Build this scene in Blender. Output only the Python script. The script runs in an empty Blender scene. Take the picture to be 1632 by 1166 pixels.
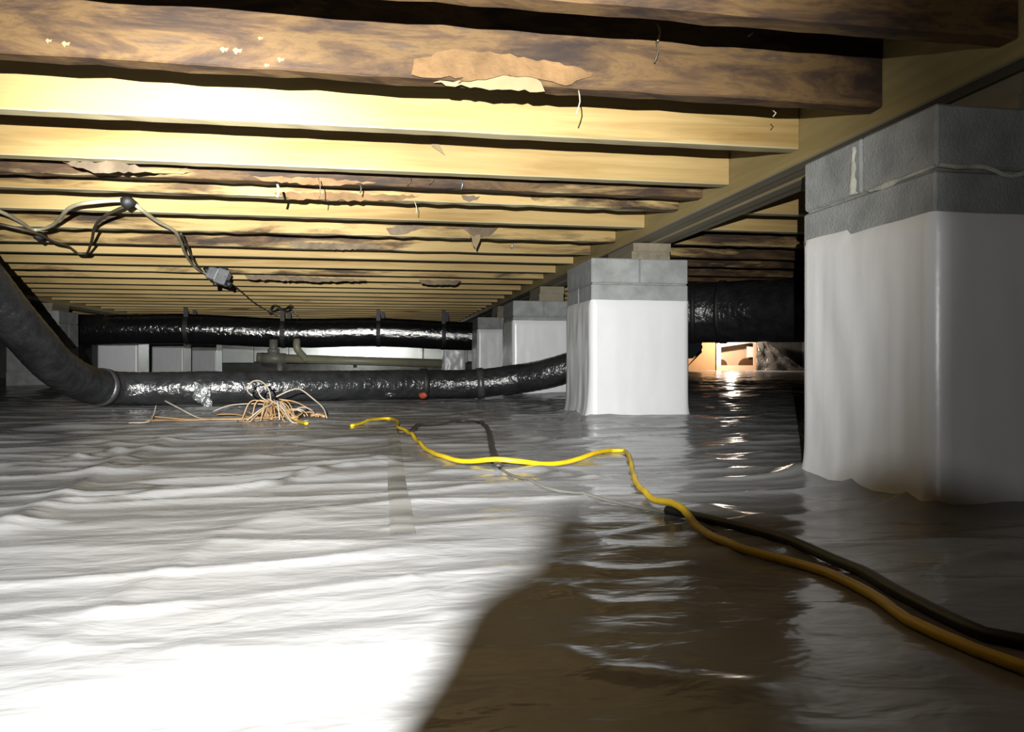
import bpy, bmesh, math, random
import numpy as np
from mathutils import Vector, Matrix

random.seed(7)
S = bpy.context.scene
COL = S.collection
pi = math.pi

# ------------------------------------------------------------------ camera, world, lights, exposure
F, CU, CV = 1200.0, 816.0, 572.0           # focal length in pixels, vanishing row of the horizon
YAW = math.radians(9.6)
ca, sa = math.cos(YAW), math.sin(YAW)
CAMZ = 0.23
cam = bpy.data.cameras.new('camera'); camo = bpy.data.objects.new('camera', cam); COL.objects.link(camo)
cam.sensor_fit = 'HORIZONTAL'; cam.sensor_width = 36; cam.lens = F / 1632 * 36
cam.shift_y = -(583 - CV) / 1632
cam.clip_start = 0.02; cam.clip_end = 60
camo.location = (0, 0, CAMZ); camo.rotation_euler = (pi / 2, 0, -YAW)
S.camera = camo
S.view_settings.view_transform = 'Standard'; S.view_settings.look = 'None'
S.view_settings.gamma = 1.0; S.view_settings.use_curve_mapping = False
S.view_settings.exposure = 0.0

w = bpy.data.worlds.new('world'); S.world = w; w.use_nodes = True
w.node_tree.nodes['Background'].inputs[0].default_value = (0.5, 0.55, 0.6, 1)
w.node_tree.nodes['Background'].inputs[1].default_value = 0.012

def cw(L, D, z=0.0):                        # camera lateral / depth -> world
    return Vector((L * ca + D * sa, D * ca - L * sa, z))
def pd(u, v, D):                            # pixel at a depth -> world
    return cw((u - CU) / F * D, D, CAMZ + (CV - v) / F * D)
def pz(u, v, z):                            # pixel on a horizontal plane -> world
    return pd(u, v, F * (z - CAMZ) / (CV - v))
def fp(u, v, z=0.0): return pz(u, v, z)

def lamp(name, kind, loc, energy, color=(1, 1, 1), aim=None, **kw):
    d = bpy.data.lights.new(name, kind); d.energy = energy; d.color = color
    for k, v in kw.items(): setattr(d, k, v)
    o = bpy.data.objects.new(name, d); COL.objects.link(o); o.location = loc
    if aim is not None:
        o.rotation_euler = (Vector(aim) - Vector(loc)).to_track_quat('-Z', 'Y').to_euler()
    return o
FL_L, FL_D, FL_Z = -0.04, -0.20, 0.315
FLASH = cw(FL_L, FL_D, FL_Z)
lamp('flash', 'SPOT', FLASH, 880, (1.0, 0.985, 0.95), aim=pd(545, 470, 3.0),
     spot_size=math.radians(80), spot_blend=1.0, shadow_soft_size=0.0025)
lamp('far_fill', 'SPOT', FLASH, 1250, (1.0, 0.985, 0.95), aim=pd(400, 462, 6.0),   # narrow spot added to brighten the far joists and piers
     spot_size=math.radians(31), spot_blend=1.0, shadow_soft_size=0.0025)
lamp('near_fill', 'POINT', FLASH, 16, (1.0, 0.985, 0.95), shadow_soft_size=0.0025)  # weak point light added to lift the near pier's front

# ------------------------------------------------------------------ noise
_rng = np.random.RandomState(3)
_perm = np.arange(256); _rng.shuffle(_perm); _perm = np.concatenate([_perm, _perm, _perm])
_ang = _rng.rand(256) * 2 * pi
_gx, _gy = np.cos(_ang), np.sin(_ang)
def perlin(x, y, seed=0):
    x = np.asarray(x, float) + seed * 17.31; y = np.asarray(y, float) + seed * 7.77
    xi = np.floor(x).astype(int); yi = np.floor(y).astype(int)
    xf = x - xi; yf = y - yi
    u = xf ** 3 * (xf * (xf * 6 - 15) + 10); v = yf ** 3 * (yf * (yf * 6 - 15) + 10)
    def g(ix, iy, dx, dy):
        h = _perm[(_perm[ix & 255] + iy) & 255]
        return _gx[h] * dx + _gy[h] * dy
    a = g(xi, yi, xf, yf); b = g(xi + 1, yi, xf - 1, yf)
    c = g(xi, yi + 1, xf, yf - 1); d = g(xi + 1, yi + 1, xf - 1, yf - 1)
    return (a * (1 - u) + b * u) * (1 - v) + (c * (1 - u) + d * u) * v
def ridge(x, y, seed=0):
    return 1 - np.minimum(1, np.abs(perlin(x, y, seed)) * 3.2)

# ------------------------------------------------------------------ materials
def newmat(name):
    m = bpy.data.materials.new(name); m.use_nodes = True
    nt = m.node_tree; b = nt.nodes['Principled BSDF']
    return m, nt, b
def N(nt, t, **kw):
    n = nt.nodes.new(t)
    for k, v in kw.items():
        if k in n.inputs: n.inputs[k].default_value = v
        else: setattr(n, k, v)
    return n
def ramp(nt, fac, stops):
    r = nt.nodes.new('ShaderNodeValToRGB'); e = r.color_ramp.elements
    while len(e) > 1: e.remove(e[-1])
    e[0].position = stops[0][0]; e[0].color = (*stops[0][1], 1)
    for p, c in stops[1:]:
        q = e.new(p); q.color = (*c, 1)
    nt.links.new(fac, r.inputs[0]); return r.outputs[0]
def coords(nt, scale=(1, 1, 1), rot=(0, 0, 0)):
    tc = nt.nodes.new('ShaderNodeTexCoord'); mp = nt.nodes.new('ShaderNodeMapping')
    mp.inputs['Scale'].default_value = scale; mp.inputs['Rotation'].default_value = rot
    nt.links.new(tc.outputs['Object'], mp.inputs[0]); return mp.outputs[0]
def noise(nt, co, scale, detail=4, rough=0.55, dist=0.0):
    n = nt.nodes.new('ShaderNodeTexNoise')
    n.inputs['Scale'].default_value = scale; n.inputs['Detail'].default_value = detail
    n.inputs['Roughness'].default_value = rough; n.inputs['Distortion'].default_value = dist
    nt.links.new(co, n.inputs['Vector']); return n.outputs['Fac']
def bump(nt, b, h, strength, dist=0.01):
    n = nt.nodes.new('ShaderNodeBump'); n.inputs['Strength'].default_value = strength
    n.inputs['Distance'].default_value = dist
    nt.links.new(h, n.inputs['Height']); nt.links.new(n.outputs[0], b.inputs['Normal'])
def mix(nt, fac, a, b_):
    n = nt.nodes.new('ShaderNodeMix'); n.data_type = 'RGBA'
    nt.links.new(fac, n.inputs[0]) if not isinstance(fac, float) else None
    if isinstance(fac, float): n.inputs[0].default_value = fac
    for s, k in ((a, 6), (b_, 7)):
        if isinstance(s, tuple): n.inputs[k].default_value = (*s, 1)
        else: nt.links.new(s, n.inputs[k])
    return n.outputs[2]
def math_(nt, op, a, b_=None, clamp=False):
    n = nt.nodes.new('ShaderNodeMath'); n.operation = op; n.use_clamp = clamp
    for i, s in enumerate((a, b_)):
        if s is None: continue
        if isinstance(s, (int, float)): n.inputs[i].default_value = s
        else: nt.links.new(s, n.inputs[i])
    return n.outputs[0]

K = 0.6                                     # albedo scale, lowered so less light bounces between surfaces
def simple(name, col, rough=0.5, spec=0.5, var=0.15, nscale=8, bumps=None, metal=0.0):
    col = tuple(c * K for c in col)
    m, nt, b = newmat(name); co = coords(nt)
    f = noise(nt, co, nscale, 5)
    lo = tuple(c * (1 - var) for c in col); hi = tuple(min(1, c * (1 + var)) for c in col)
    nt.links.new(ramp(nt, f, [(0.3, lo), (0.7, hi)]), b.inputs['Base Color'])
    b.inputs['Roughness'].default_value = rough; b.inputs['Specular IOR Level'].default_value = spec
    b.inputs['Metallic'].default_value = metal
    if bumps: bump(nt, b, noise(nt, co, bumps[0], 4), bumps[1], bumps[2] if len(bumps) > 2 else 0.01)
    return m

def wood(name, axis='X', base=((0.25, 0.145, 0.038), (0.49, 0.355, 0.145)), stain_all=None):
    m, nt, b = newmat(name)
    base = tuple(tuple(c * K for c in q) for q in base)
    k = (0.9, 16, 16) if axis == 'X' else (16, 0.9, 16)
    co = coords(nt, k)
    g = noise(nt, co, 2.2, 6, 0.6, 0.6)
    big = noise(nt, coords(nt, (0.7, 1.5, 3) if axis == 'X' else (1.5, 0.7, 3)), 1.3, 2)
    c = ramp(nt, g, [(0.28, base[0]), (0.5, tuple((p + q) / 2 for p, q in zip(*base))), (0.72, base[1])])
    c = mix(nt, ramp(nt, big, [(0.4, (0, 0, 0)), (0.75, (1, 1, 1))]), c, tuple(x * 1.12 for x in base[1]))
    # fungus and damp staining, amount set per board; painted shade on the nearest joist
    at = nt.nodes.new('ShaderNodeAttribute'); at.attribute_type = 'OBJECT'; at.attribute_name = 'stain_shade'
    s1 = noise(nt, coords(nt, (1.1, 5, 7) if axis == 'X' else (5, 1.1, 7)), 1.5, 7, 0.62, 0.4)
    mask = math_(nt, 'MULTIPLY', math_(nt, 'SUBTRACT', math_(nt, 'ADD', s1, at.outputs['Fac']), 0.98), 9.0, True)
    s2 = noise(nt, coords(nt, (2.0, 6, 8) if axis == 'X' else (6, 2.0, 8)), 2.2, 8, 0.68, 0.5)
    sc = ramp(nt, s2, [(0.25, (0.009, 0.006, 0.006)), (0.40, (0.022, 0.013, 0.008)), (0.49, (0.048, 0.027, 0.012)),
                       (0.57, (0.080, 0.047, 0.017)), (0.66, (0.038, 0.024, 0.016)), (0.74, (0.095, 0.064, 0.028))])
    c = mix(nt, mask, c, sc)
    nt.links.new(c, b.inputs['Base Color'])
    b.inputs['Roughness'].default_value = 0.7; b.inputs['Specular IOR Level'].default_value = 0.25
    bump(nt, b, g, 0.25, 0.004)
    return m

M = {}
M['wood'] = wood('wood_pine')
M['under'] = wood('wood_weathered_edge', base=((0.27, 0.225, 0.12), (0.56, 0.48, 0.28)))
M['girder'] = wood('wood_girder', 'Y', base=((0.21, 0.16, 0.065), (0.40, 0.31, 0.13)))
M['girder_under'] = wood('wood_girder_under', 'Y', base=((0.15, 0.13, 0.09), (0.27, 0.24, 0.17)))
M['ply'] = simple('subfloor_board', (0.16, 0.10, 0.05), 0.8, 0.2, 0.3, 3)
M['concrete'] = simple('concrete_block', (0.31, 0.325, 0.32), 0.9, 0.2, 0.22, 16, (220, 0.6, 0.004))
M['mortar'] = simple('mortar', (0.30, 0.30, 0.28), 0.95, 0.2, 0.25, 30, (150, 0.5, 0.004))
M['mortar_pale'] = simple('mortar_pale', (0.50, 0.50, 0.43), 0.95, 0.2, 0.25, 30, (150, 0.5, 0.004))
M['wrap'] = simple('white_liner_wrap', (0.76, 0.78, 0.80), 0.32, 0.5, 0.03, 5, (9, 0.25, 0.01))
M['blackduct'] = simple('black_duct_jacket', (0.010, 0.010, 0.012), 0.14, 0.6, 0.3, 20, (30, 0.6, 0.014))
M['blackduct'].node_tree.nodes['Principled BSDF'].inputs['IOR'].default_value = 2.3
M['greyduct'] = simple('charcoal_duct_jacket', (0.027, 0.028, 0.030), 0.24, 0.7, 0.4, 14, (30, 0.7, 0.014))
M['strap'] = simple('black_strap', (0.012, 0.012, 0.012), 0.6)
M['tape'] = simple('foil_tape', (0.36, 0.38, 0.37), 0.25, 0.6, 0.2, 30, (40, 0.8, 0.02), 0.6)
M['dulltape'] = simple('dull_tape', (0.055, 0.055, 0.06), 0.35, 0.5, 0.2, 20, (30, 0.5))
M['redtag'] = simple('orange_red_tag', (0.50, 0.09, 0.035), 0.6)
M['pvc'] = simple('aged_pvc', (0.25, 0.24, 0.165), 0.45, 0.4, 0.15, 6)
M['pvc_dark'] = simple('aged_pvc_fitting', (0.16, 0.16, 0.13), 0.5, 0.4, 0.2, 12)
M['yellow'] = simple('yellow_cord_jacket', (0.78, 0.53, 0.012), 0.42, 0.5, 0.12, 20)
M['darkcord'] = simple('dark_cord_jacket', (0.045, 0.042, 0.036), 0.5, 0.5, 0.25, 20)
M['palecord'] = simple('dusty_cord_jacket', (0.15, 0.15, 0.13), 0.5)
M['blackcord'] = simple('black_cord_jacket', (0.014, 0.013, 0.012), 0.5)
M['olive'] = simple('pale_cable_jacket', (0.60, 0.56, 0.38), 0.5, 0.4, 0.15, 20)
M['darkcable'] = simple('brown_cable_jacket', (0.09, 0.075, 0.045), 0.5, 0.4, 0.2, 20)
M['wire_tan'] = simple('tan_wire', (0.38, 0.225, 0.10), 0.5, 0.4, 0.2, 30)
M['wire_white'] = simple('pale_wire', (0.36, 0.315, 0.25), 0.5, 0.4, 0.15, 30)
M['steel'] = simple('galvanised_steel', (0.52, 0.54, 0.56), 0.38, 0.5, 0.15, 25, None, 0.75)
M['paper'] = simple('torn_kraft_paper', (0.20, 0.118, 0.052), 0.75, 0.2, 0.35, 14, (30, 0.6))
M['paper_dark'] = simple('torn_grey_paper', (0.17, 0.13, 0.085), 0.8, 0.2, 0.4, 14, (30, 0.6))
M['pale'] = simple('bare_wood_splinter', (0.27, 0.205, 0.11), 0.75, 0.2, 0.12, 20)
M['foam'] = simple('white_insulation_board', (0.74, 0.76, 0.74), 0.7, 0.3, 0.08, 5, (20, 0.2))
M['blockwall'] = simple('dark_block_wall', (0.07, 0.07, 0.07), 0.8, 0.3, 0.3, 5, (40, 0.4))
M['peach'] = simple('peach_board', (0.46, 0.27, 0.13), 0.8, 0.2, 0.06, 4)
M['peach_light'] = simple('pale_peach_board', (0.72, 0.50, 0.34), 0.8, 0.2, 0.06, 4)
M['whitepaint'] = simple('white_paint', (0.85, 0.82, 0.80), 0.5, 0.4, 0.04, 6)
M['brownpipe'] = simple('brown_pipe', (0.10, 0.045, 0.015), 0.6, 0.3, 0.15, 6)
M['greyplastic'] = simple('crumpled_grey_plastic', (0.09, 0.085, 0.08), 0.3, 0.6, 0.25, 6, (14, 0.9, 0.03))
M['canvas'] = simple('black_canvas', (0.03, 0.03, 0.028), 0.9, 0.2, 0.2, 60)
def emit(name, col, s):
    m, nt, b = newmat(name)
    b.inputs['Emission Color'].default_value = (*col, 1); b.inputs['Emission Strength'].default_value = s
    return m
M['bulb'] = emit('lit_bulb', (1, 0.95, 0.88), 6)

def liner_mat():
    m, nt, b = newmat('vapour_barrier_liner')
    co = coords(nt, (1, 2.2, 1))
    f = noise(nt, coords(nt), 1.1, 5, 0.6)
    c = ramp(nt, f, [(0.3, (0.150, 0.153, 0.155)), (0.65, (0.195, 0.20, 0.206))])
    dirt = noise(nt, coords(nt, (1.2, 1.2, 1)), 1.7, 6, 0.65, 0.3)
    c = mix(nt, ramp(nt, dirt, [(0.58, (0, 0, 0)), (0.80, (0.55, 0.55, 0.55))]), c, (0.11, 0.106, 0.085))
    nt.links.new(c, b.inputs['Base Color'])
    r = ramp(nt, noise(nt, coords(nt), 2.3, 3), [(0.35, (0.13,) * 3), (0.7, (0.24,) * 3)])
    nt.links.new(r, b.inputs['Roughness'])
    b.inputs['Specular IOR Level'].default_value = 0.42
    bump(nt, b, noise(nt, co, 13, 3, 0.5, 0.3), 0.22, 0.012)
    return m
M['liner'] = liner_mat()

# ------------------------------------------------------------------ mesh helpers
def link(name, me, mat, parent=None):
    o = bpy.data.objects.new(name, me); COL.objects.link(o)
    mats = mat if isinstance(mat, (list, tuple)) else [mat]
    if not me.materials:
        for x in mats: me.materials.append(x)
    if parent is not None: o.parent = parent
    return o
def obj(name, bm, mat, parent=None, smooth=False, loc=None):
    bmesh.ops.recalc_face_normals(bm, faces=bm.faces[:])
    me = bpy.data.meshes.new(name); bm.to_mesh(me); bm.free()
    if smooth:
        me.shade_smooth()
    o = link(name, me, mat, parent)
    if loc is not None: o.location = loc
    return o
def pdata(name, verts, faces, mat, parent=None, smooth=True):
    me = bpy.data.meshes.new(name); me.from_pydata(verts, [], faces); me.update()
    if smooth: me.shade_smooth()
    return link(name, me, mat, parent)
def thing(name, label, cat, loc=(0, 0, 0), group=None, rz=0):
    o = bpy.data.objects.new(name, None); COL.objects.link(o); o.location = loc
    o.rotation_euler = (0, 0, rz); o.empty_display_size = 0.05
    o['label'] = label; o['category'] = cat
    if group: o['group'] = group
    return o
def tag(o, label, cat, group=None):
    o['label'] = label; o['category'] = cat
    if group: o['group'] = group
    return o
def struct(o): o['kind'] = 'structure'; return o
def box(bm, lo, hi, bev=0.0, mi=0, segs=1):
    lo, hi = Vector(lo), Vector(hi); c = (lo + hi) / 2; d = hi - lo
    r = bmesh.ops.create_cube(bm, size=1, matrix=Matrix.Translation(c) @ Matrix.Diagonal((*d, 1)))
    vs = r['verts']
    if bev:
        es = list({e for v in vs for e in v.link_edges})
        bmesh.ops.bevel(bm, geom=es, offset=bev, segments=segs, affect='EDGES', profile=0.5)
    return bm
def boxo(name, lo, hi, mat, parent=None, bev=0.0):
    bm = bmesh.new(); box(bm, lo, hi, bev); return obj(name, bm, mat, parent)
def cyl(bm, p0, p1, r, n=20, r1=None):
    p0, p1 = Vector(p0), Vector(p1); d = p1 - p0
    q = d.to_track_quat('Z', 'Y').to_matrix().to_4x4()
    bmesh.ops.create_cone(bm, cap_ends=True, segments=n, radius1=r, radius2=r if r1 is None else r1,
                          depth=d.length, matrix=Matrix.Translation((p0 + p1) / 2) @ q)
    return bm
def cylo(name, p0, p1, r, mat, parent=None, n=20, r1=None):
    bm = bmesh.new(); cyl(bm, p0, p1, r, n, r1); o = obj(name, bm, mat, parent)
    for p in o.data.polygons: p.use_smooth = len(p.vertices) == 4
    return o
def catmull(pts, step):
    pts = [Vector(p) for p in pts]
    P = [pts[0] * 2 - pts[1]] + pts + [pts[-1] * 2 - pts[-2]]
    out = []
    for i in range(1, len(P) - 2):
        a, b, c, d = P[i - 1], P[i], P[i + 1], P[i + 2]
        n = max(1, int((c - b).length / step))
        for k in range(n):
            t = k / n
            out.append(0.5 * ((2 * b) + (c - a) * t + (2 * a - 5 * b + 4 * c - d) * t * t + (3 * b - a - 3 * c + d) * t ** 3))
    out.append(pts[-1]); return out
def tube(name, pts, r, mat, parent=None, segs=8, step=0.02, rfun=None, resample=True, cap=True, flat=1.0):
    P = catmull(pts, step) if resample else [Vector(p) for p in pts]
    n = len(P); verts = []; faces = []
    t0 = (P[1] - P[0]).normalized()
    up = Vector((0, 0, 1)) if abs(t0.z) < 0.9 else Vector((1, 0, 0))
    nrm = (up - t0 * up.dot(t0)).normalized(); acc = 0
    for i in range(n):
        t = (P[min(i + 1, n - 1)] - P[max(i - 1, 0)])
        t = t.normalized() if t.length > 1e-9 else t0
        nrm = (nrm - t * nrm.dot(t)).normalized(); bi = t.cross(nrm)
        if i: acc += (P[i] - P[i - 1]).length
        for k in range(segs):
            a = 2 * pi * k / segs
            rr = r(acc) if callable(r) else r
            if rfun: rr *= rfun(acc, a)
            verts.append(P[i] + nrm * math.cos(a) * rr * flat + bi * math.sin(a) * rr)
    for i in range(n - 1):
        for k in range(segs):
            a = i * segs + k; b = i * segs + (k + 1) % segs
            faces.append((a, b, b + segs, a + segs))
    if cap:
        faces.append(tuple(range(segs))[::-1]); faces.append(tuple((n - 1) * segs + k for k in range(segs)))
    return pdata(name, verts, faces, mat, parent)

# ------------------------------------------------------------------ floor liner
PIERS_G = [(0.838, 1.035), (0.80, 2.86), (0.80, 4.69), (0.80, 6.52)]       # front-left corners under the girder
PIERS_L = [(-3.05, 6.75), (-3.05, 8.75), (-3.10, 10.85), (-3.10, 12.9)]
PW = 0.40
creases = [  # long raised folds of the sheet: pixel polylines, height, half width
    ([(120, 800), (250, 785), (370, 778), (440, 770), (520, 748), (620, 738)], 0.013, 0.014),
    ([(0, 742), (90, 732), (190, 715)], 0.010, 0.014),
    ([(0, 838), (90, 834)], 0.008, 0.010),
    ([(0, 845), (90, 800), (180, 735), (270, 700)], 0.010, 0.022),
    ([(100, 1020), (200, 940), (290, 890), (330, 865)], 0.007, 0.012),
    ([(0, 985), (90, 970), (200, 965), (280, 955)], 0.009, 0.014),
    ([(0, 1005), (130, 1025), (210, 1022)], 0.006, 0.010),
    ([(655, 915), (680, 950), (705, 980)], 0.006, 0.006),
    ([(300, 1025), (400, 1038), (520, 1040)], 0.006, 0.012),
    ([(620, 838), (740, 834), (865, 824)], 0.006, 0.010),
    ([(900, 905), (990, 910), (1090, 900)], 0.008, 0.012),
    ([(870, 930), (960, 965), (1070, 960)], 0.010, 0.013),
    ([(890, 1040), (960, 1068), (1060, 1078), (1200, 1090)], 0.010, 0.011),
    ([(1130, 805), (1180, 815), (1240, 822)], 0.010, 0.02),
    ([(700, 752), (860, 748), (960, 760)], 0.009, 0.018),
    ([(640, 700), (760, 690), (900, 700), (1000, 690)], 0.008, 0.025),
]
_cr = []
for pts, h, wd in creases:
    q = [fp(*p) for p in pts]
    near = min(1.0, max(0.4, sum(p.y for p in q) / len(q) / 1.9))
    _cr.append((np.array([(p.x, p.y) for p in q]), h * near * 0.8, wd * 1.15))
def H(x, y):
    x = np.asarray(x, float); y = np.asarray(y, float)
    dist = np.sqrt(x * x + y * y)
    x2 = x * 0.985 + y * 0.12; y2 = y * 0.985 - x * 0.10
    z = 0.010 * perlin(x2 / 0.75, y2 / 0.42, 1)
    nr = np.clip((dist - 0.30) / 1.2, 0.28, 1.0)
    z = z + 0.0078 * nr * perlin(x2 / 0.34, y2 / 0.085, 2)
    z = z + 0.0080 * nr * ridge(x2 / 0.62 + 0.4 * perlin(x2 * 2, y2 * 2, 9), y2 / 0.17, 3) ** 3
    z = z + 0.0032 * nr * perlin(x2 / 0.13, y2 / 0.038, 4)
    for P, h, wd in _cr:
        best = np.full(np.shape(x), 9.0)
        for a, b in zip(P[:-1], P[1:]):
            d = b - a; t = np.clip(((x - a[0]) * d[0] + (y - a[1]) * d[1]) / (d @ d), 0, 1)
            best = np.minimum(best, np.hypot(x - a[0] - t * d[0], y - a[1] - t * d[1]))
        z = z + h * np.exp(-(best / wd) ** 2)
    for (px, py) in PIERS_G + PIERS_L:      # coves up where it meets the piers
        dx = np.maximum(np.maximum(px - x, x - px - PW), 0); dy = np.maximum(np.maximum(py - y, y - py - PW), 0)
        dd = np.hypot(dx, dy)
        z = z + 0.016 * np.exp(-(dd / 0.035) ** 1.3)
    return z - 0.004
def Hs(x, y): return float(H(np.array([x]), np.array([y]))[0])
def FP(u, v, lift=0.0):                     # a point lying on the liner
    p = fp(u, v); p.z = Hs(p.x, p.y) + lift; return p

def axis_grid(segs):
    out = []
    for a, b, st in segs:
        n = max(1, int(round((b - a) / st))); out += [a + (b - a) * i / n for i in range(n)]
    out.append(segs[-1][1]); return np.array(out)
XL, XR, YB, YF = -4.6, 8.6, -1.6, 14.5
gx = axis_grid([(XL, -2.0, 0.07), (-2.0, -1.0, 0.03), (-1.0, 1.5, 0.0135), (1.5, 3.5, 0.04), (3.5, XR, 0.12)])
gy = axis_grid([(YB, 0.3, 0.08), (0.3, 2.4, 0.0075), (2.4, 4.6, 0.014), (4.6, 7.5, 0.03), (7.5, YF, 0.07)])
GX, GY = np.meshgrid(gx, gy); GZ = H(GX, GY)
nx, ny = len(gx), len(gy)
idx = np.arange(nx * ny).reshape(ny, nx)
fq = np.stack([idx[:-1, :-1], idx[:-1, 1:], idx[1:, 1:], idx[1:, :-1]], -1).reshape(-1, 4)
me = bpy.data.meshes.new('floor')
me.vertices.add(nx * ny); me.vertices.foreach_set('co', np.stack([GX, GY, GZ], -1).reshape(-1))
me.loops.add(fq.size); me.loops.foreach_set('vertex_index', fq.reshape(-1))
me.polygons.add(len(fq)); me.polygons.foreach_set('loop_start', np.arange(0, fq.size, 4))
me.polygons.foreach_set('loop_total', np.full(len(fq), 4)); me.update(); me.validate(); me.shade_smooth()
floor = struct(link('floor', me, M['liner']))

def tape_strip(pts, wd, mat, name='seam_tape'):
    P = catmull([fp(*p) for p in pts], 0.012); V = []; Fc = []
    for i, p in enumerate(P):
        t = (P[min(i + 1, len(P) - 1)] - P[max(i - 1, 0)]).normalized(); s = Vector((-t.y, t.x, 0))
        for k in range(5):
            q = p + s * wd * (k / 4 - 0.5); V.append((q.x, q.y, Hs(q.x, q.y) + 0.0010 + 0.0008 * (k in (1, 2, 3))))
    for i in range(len(P) - 1):
        for k in range(4):
            a = i * 5 + k; Fc.append((a, a + 1, a + 6, a + 5))
    o = pdata(name, V, Fc, mat, floor); return o
M['seam'] = simple('liner_seam_tape', (0.27, 0.275, 0.27), 0.14, 0.6, 0.05, 10)
tape_strip([(622, 832), (740, 831), (868, 827)], 0.045, M['seam'])['label'] = 'pale clear tape strip across the liner'
tape_strip([(626, 668), (632, 760), (637, 800), (642, 850)], 0.034, M['seam'])

# ------------------------------------------------------------------ walls
ZJ, ZT = CAMZ + 0.50, CAMZ + 0.684          # joist bottoms, underside of the subfloor
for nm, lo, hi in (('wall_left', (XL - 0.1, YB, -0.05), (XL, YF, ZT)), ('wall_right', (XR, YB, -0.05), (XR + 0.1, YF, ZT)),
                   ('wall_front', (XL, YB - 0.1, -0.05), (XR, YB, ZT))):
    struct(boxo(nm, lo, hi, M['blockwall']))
HX0, HX1 = 5.93, 7.62                       # access opening in the far wall
HZ1 = CAMZ + 0.42
bm = bmesh.new()
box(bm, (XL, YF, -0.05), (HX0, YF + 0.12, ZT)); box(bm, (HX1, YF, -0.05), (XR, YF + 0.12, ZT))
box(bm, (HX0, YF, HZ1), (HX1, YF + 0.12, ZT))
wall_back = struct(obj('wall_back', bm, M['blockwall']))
x = -3.6
for i, wd in enumerate((1.22, 0.62, 1.22, 1.22, 0.9, 1.22, 1.22)):
    if x + wd > HX0: break
    boxo('insulation_panel', (x + 0.006, YF - 0.03, 0.165 + 0.02 * (i % 2)), (x + wd - 0.006, YF - 0.002 * i - 0.003, ZT - 0.2), M['foam'], wall_back, 0.004)
    if i in (2, 3): boxo('batten', (x + wd - 0.03, YF - 0.045, 0.12), (x + wd + 0.03, YF - 0.031, ZT - 0.2), M['whitepaint'], wall_back)
    x += wd

# ------------------------------------------------------------------ ceiling: subfloor and joists
bm = bmesh.new(); box(bm, (XL, YB, ZT), (XR, YF + 0.1, ZT + 0.02))
ceiling = struct(obj('ceiling', bm, M['ply']))
GXL, GXR = 0.975, 1.155                     # the girder
JT = 0.041
JY = [1.025, 1.35, 1.655, 2.025, 2.205, 2.40, 2.735, 3.10, 3.50, 3.83, 4.245, 4.58, 4.93, 5.37]
ST = [0.70, 0.80, 0.28, 0.25, 0.66, 0.52, 0.30, 0.52, 0.50, 0.30, 0.28, 0.50, 0.40, 0.38]  # first value paints light falloff as a darker face on the nearest joist
while JY[-1] < 14.0:
    JY.append(JY[-1] + 0.385 + random.uniform(-0.02, 0.02)); ST.append(random.uniform(0.28, 0.46))
LBL = {0: 'weathered joist edge nearest the camera at the top', 1: 'dark brown stained joist with peeling paper', 2: 'clean pale yellow joist under the stained one',
       3: 'clean pale joist with a hanging splinter', 4: 'narrow ragged stained joist with torn paper', 7: 'joist half brown with a hanging dark flap'}
def joist(x0, x1, y, stain_shade, k, label=None):
    n = max(6, int((x1 - x0) / (0.05 if y < 3.2 else 0.16))); V = []; Fc = []
    xs = np.linspace(x0, x1, n + 1)
    bow = 0.0016 * perlin(xs / 1.9, np.full(n + 1, k * 3.3), 5)
    amp = 0.0035 if stain_shade > 0.45 else 0.0012
    e1 = amp * perlin(xs / 0.06, np.full(n + 1, k * 1.7), 6) + bow
    e2 = amp * 1.6 * perlin(xs / 0.05, np.full(n + 1, k * 2.1 + 9), 7) + bow
    yo = 0.0025 * perlin(xs / 2.3, np.full(n + 1, k * 5.1), 8)
    for i, xx in enumerate(xs):
        V += [(xx, y + yo[i], ZT), (xx, y + yo[i], ZJ + 0.003 + e1[i]), (xx, y + yo[i] + 0.003, ZJ + e1[i]),
              (xx, y + JT + yo[i] - 0.003, ZJ + e2[i]), (xx, y + JT + yo[i], ZJ + 0.003 + e2[i]), (xx, y + JT + yo[i], ZT)]
    for i in range(n):
        for j in range(5):
            a = i * 6 + j; Fc.append((a, a + 6, a + 7, a + 1))
    Fc.append((0, 1, 2, 3, 4, 5)); Fc.append(tuple(n * 6 + q for q in (5, 4, 3, 2, 1, 0)))
    o = pdata('floor_joist', V, Fc, [M['wood'], M['under']], ceiling, False)
    for pi_, p in enumerate(o.data.polygons):
        if pi_ < 5 * n and pi_ % 5 in (1, 2, 3): p.material_index = 1
    o['stain_shade'] = float(stain_shade)
    if label: o['label'] = label
    return o
J = []
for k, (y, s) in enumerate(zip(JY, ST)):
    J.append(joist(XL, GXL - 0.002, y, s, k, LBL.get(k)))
for k, (y, s) in enumerate(zip(JY, ST)):
    if k in (4,): continue
    joist(GXR + 0.002, XR, y + 0.004, [0.5, 0.55, 0.55, 0.5, 0.5, 0.35, 0.42, 0.5, 0.62, 0.62, 0.6][k] if k < 11 else s + 0.15, k + 60)

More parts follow.
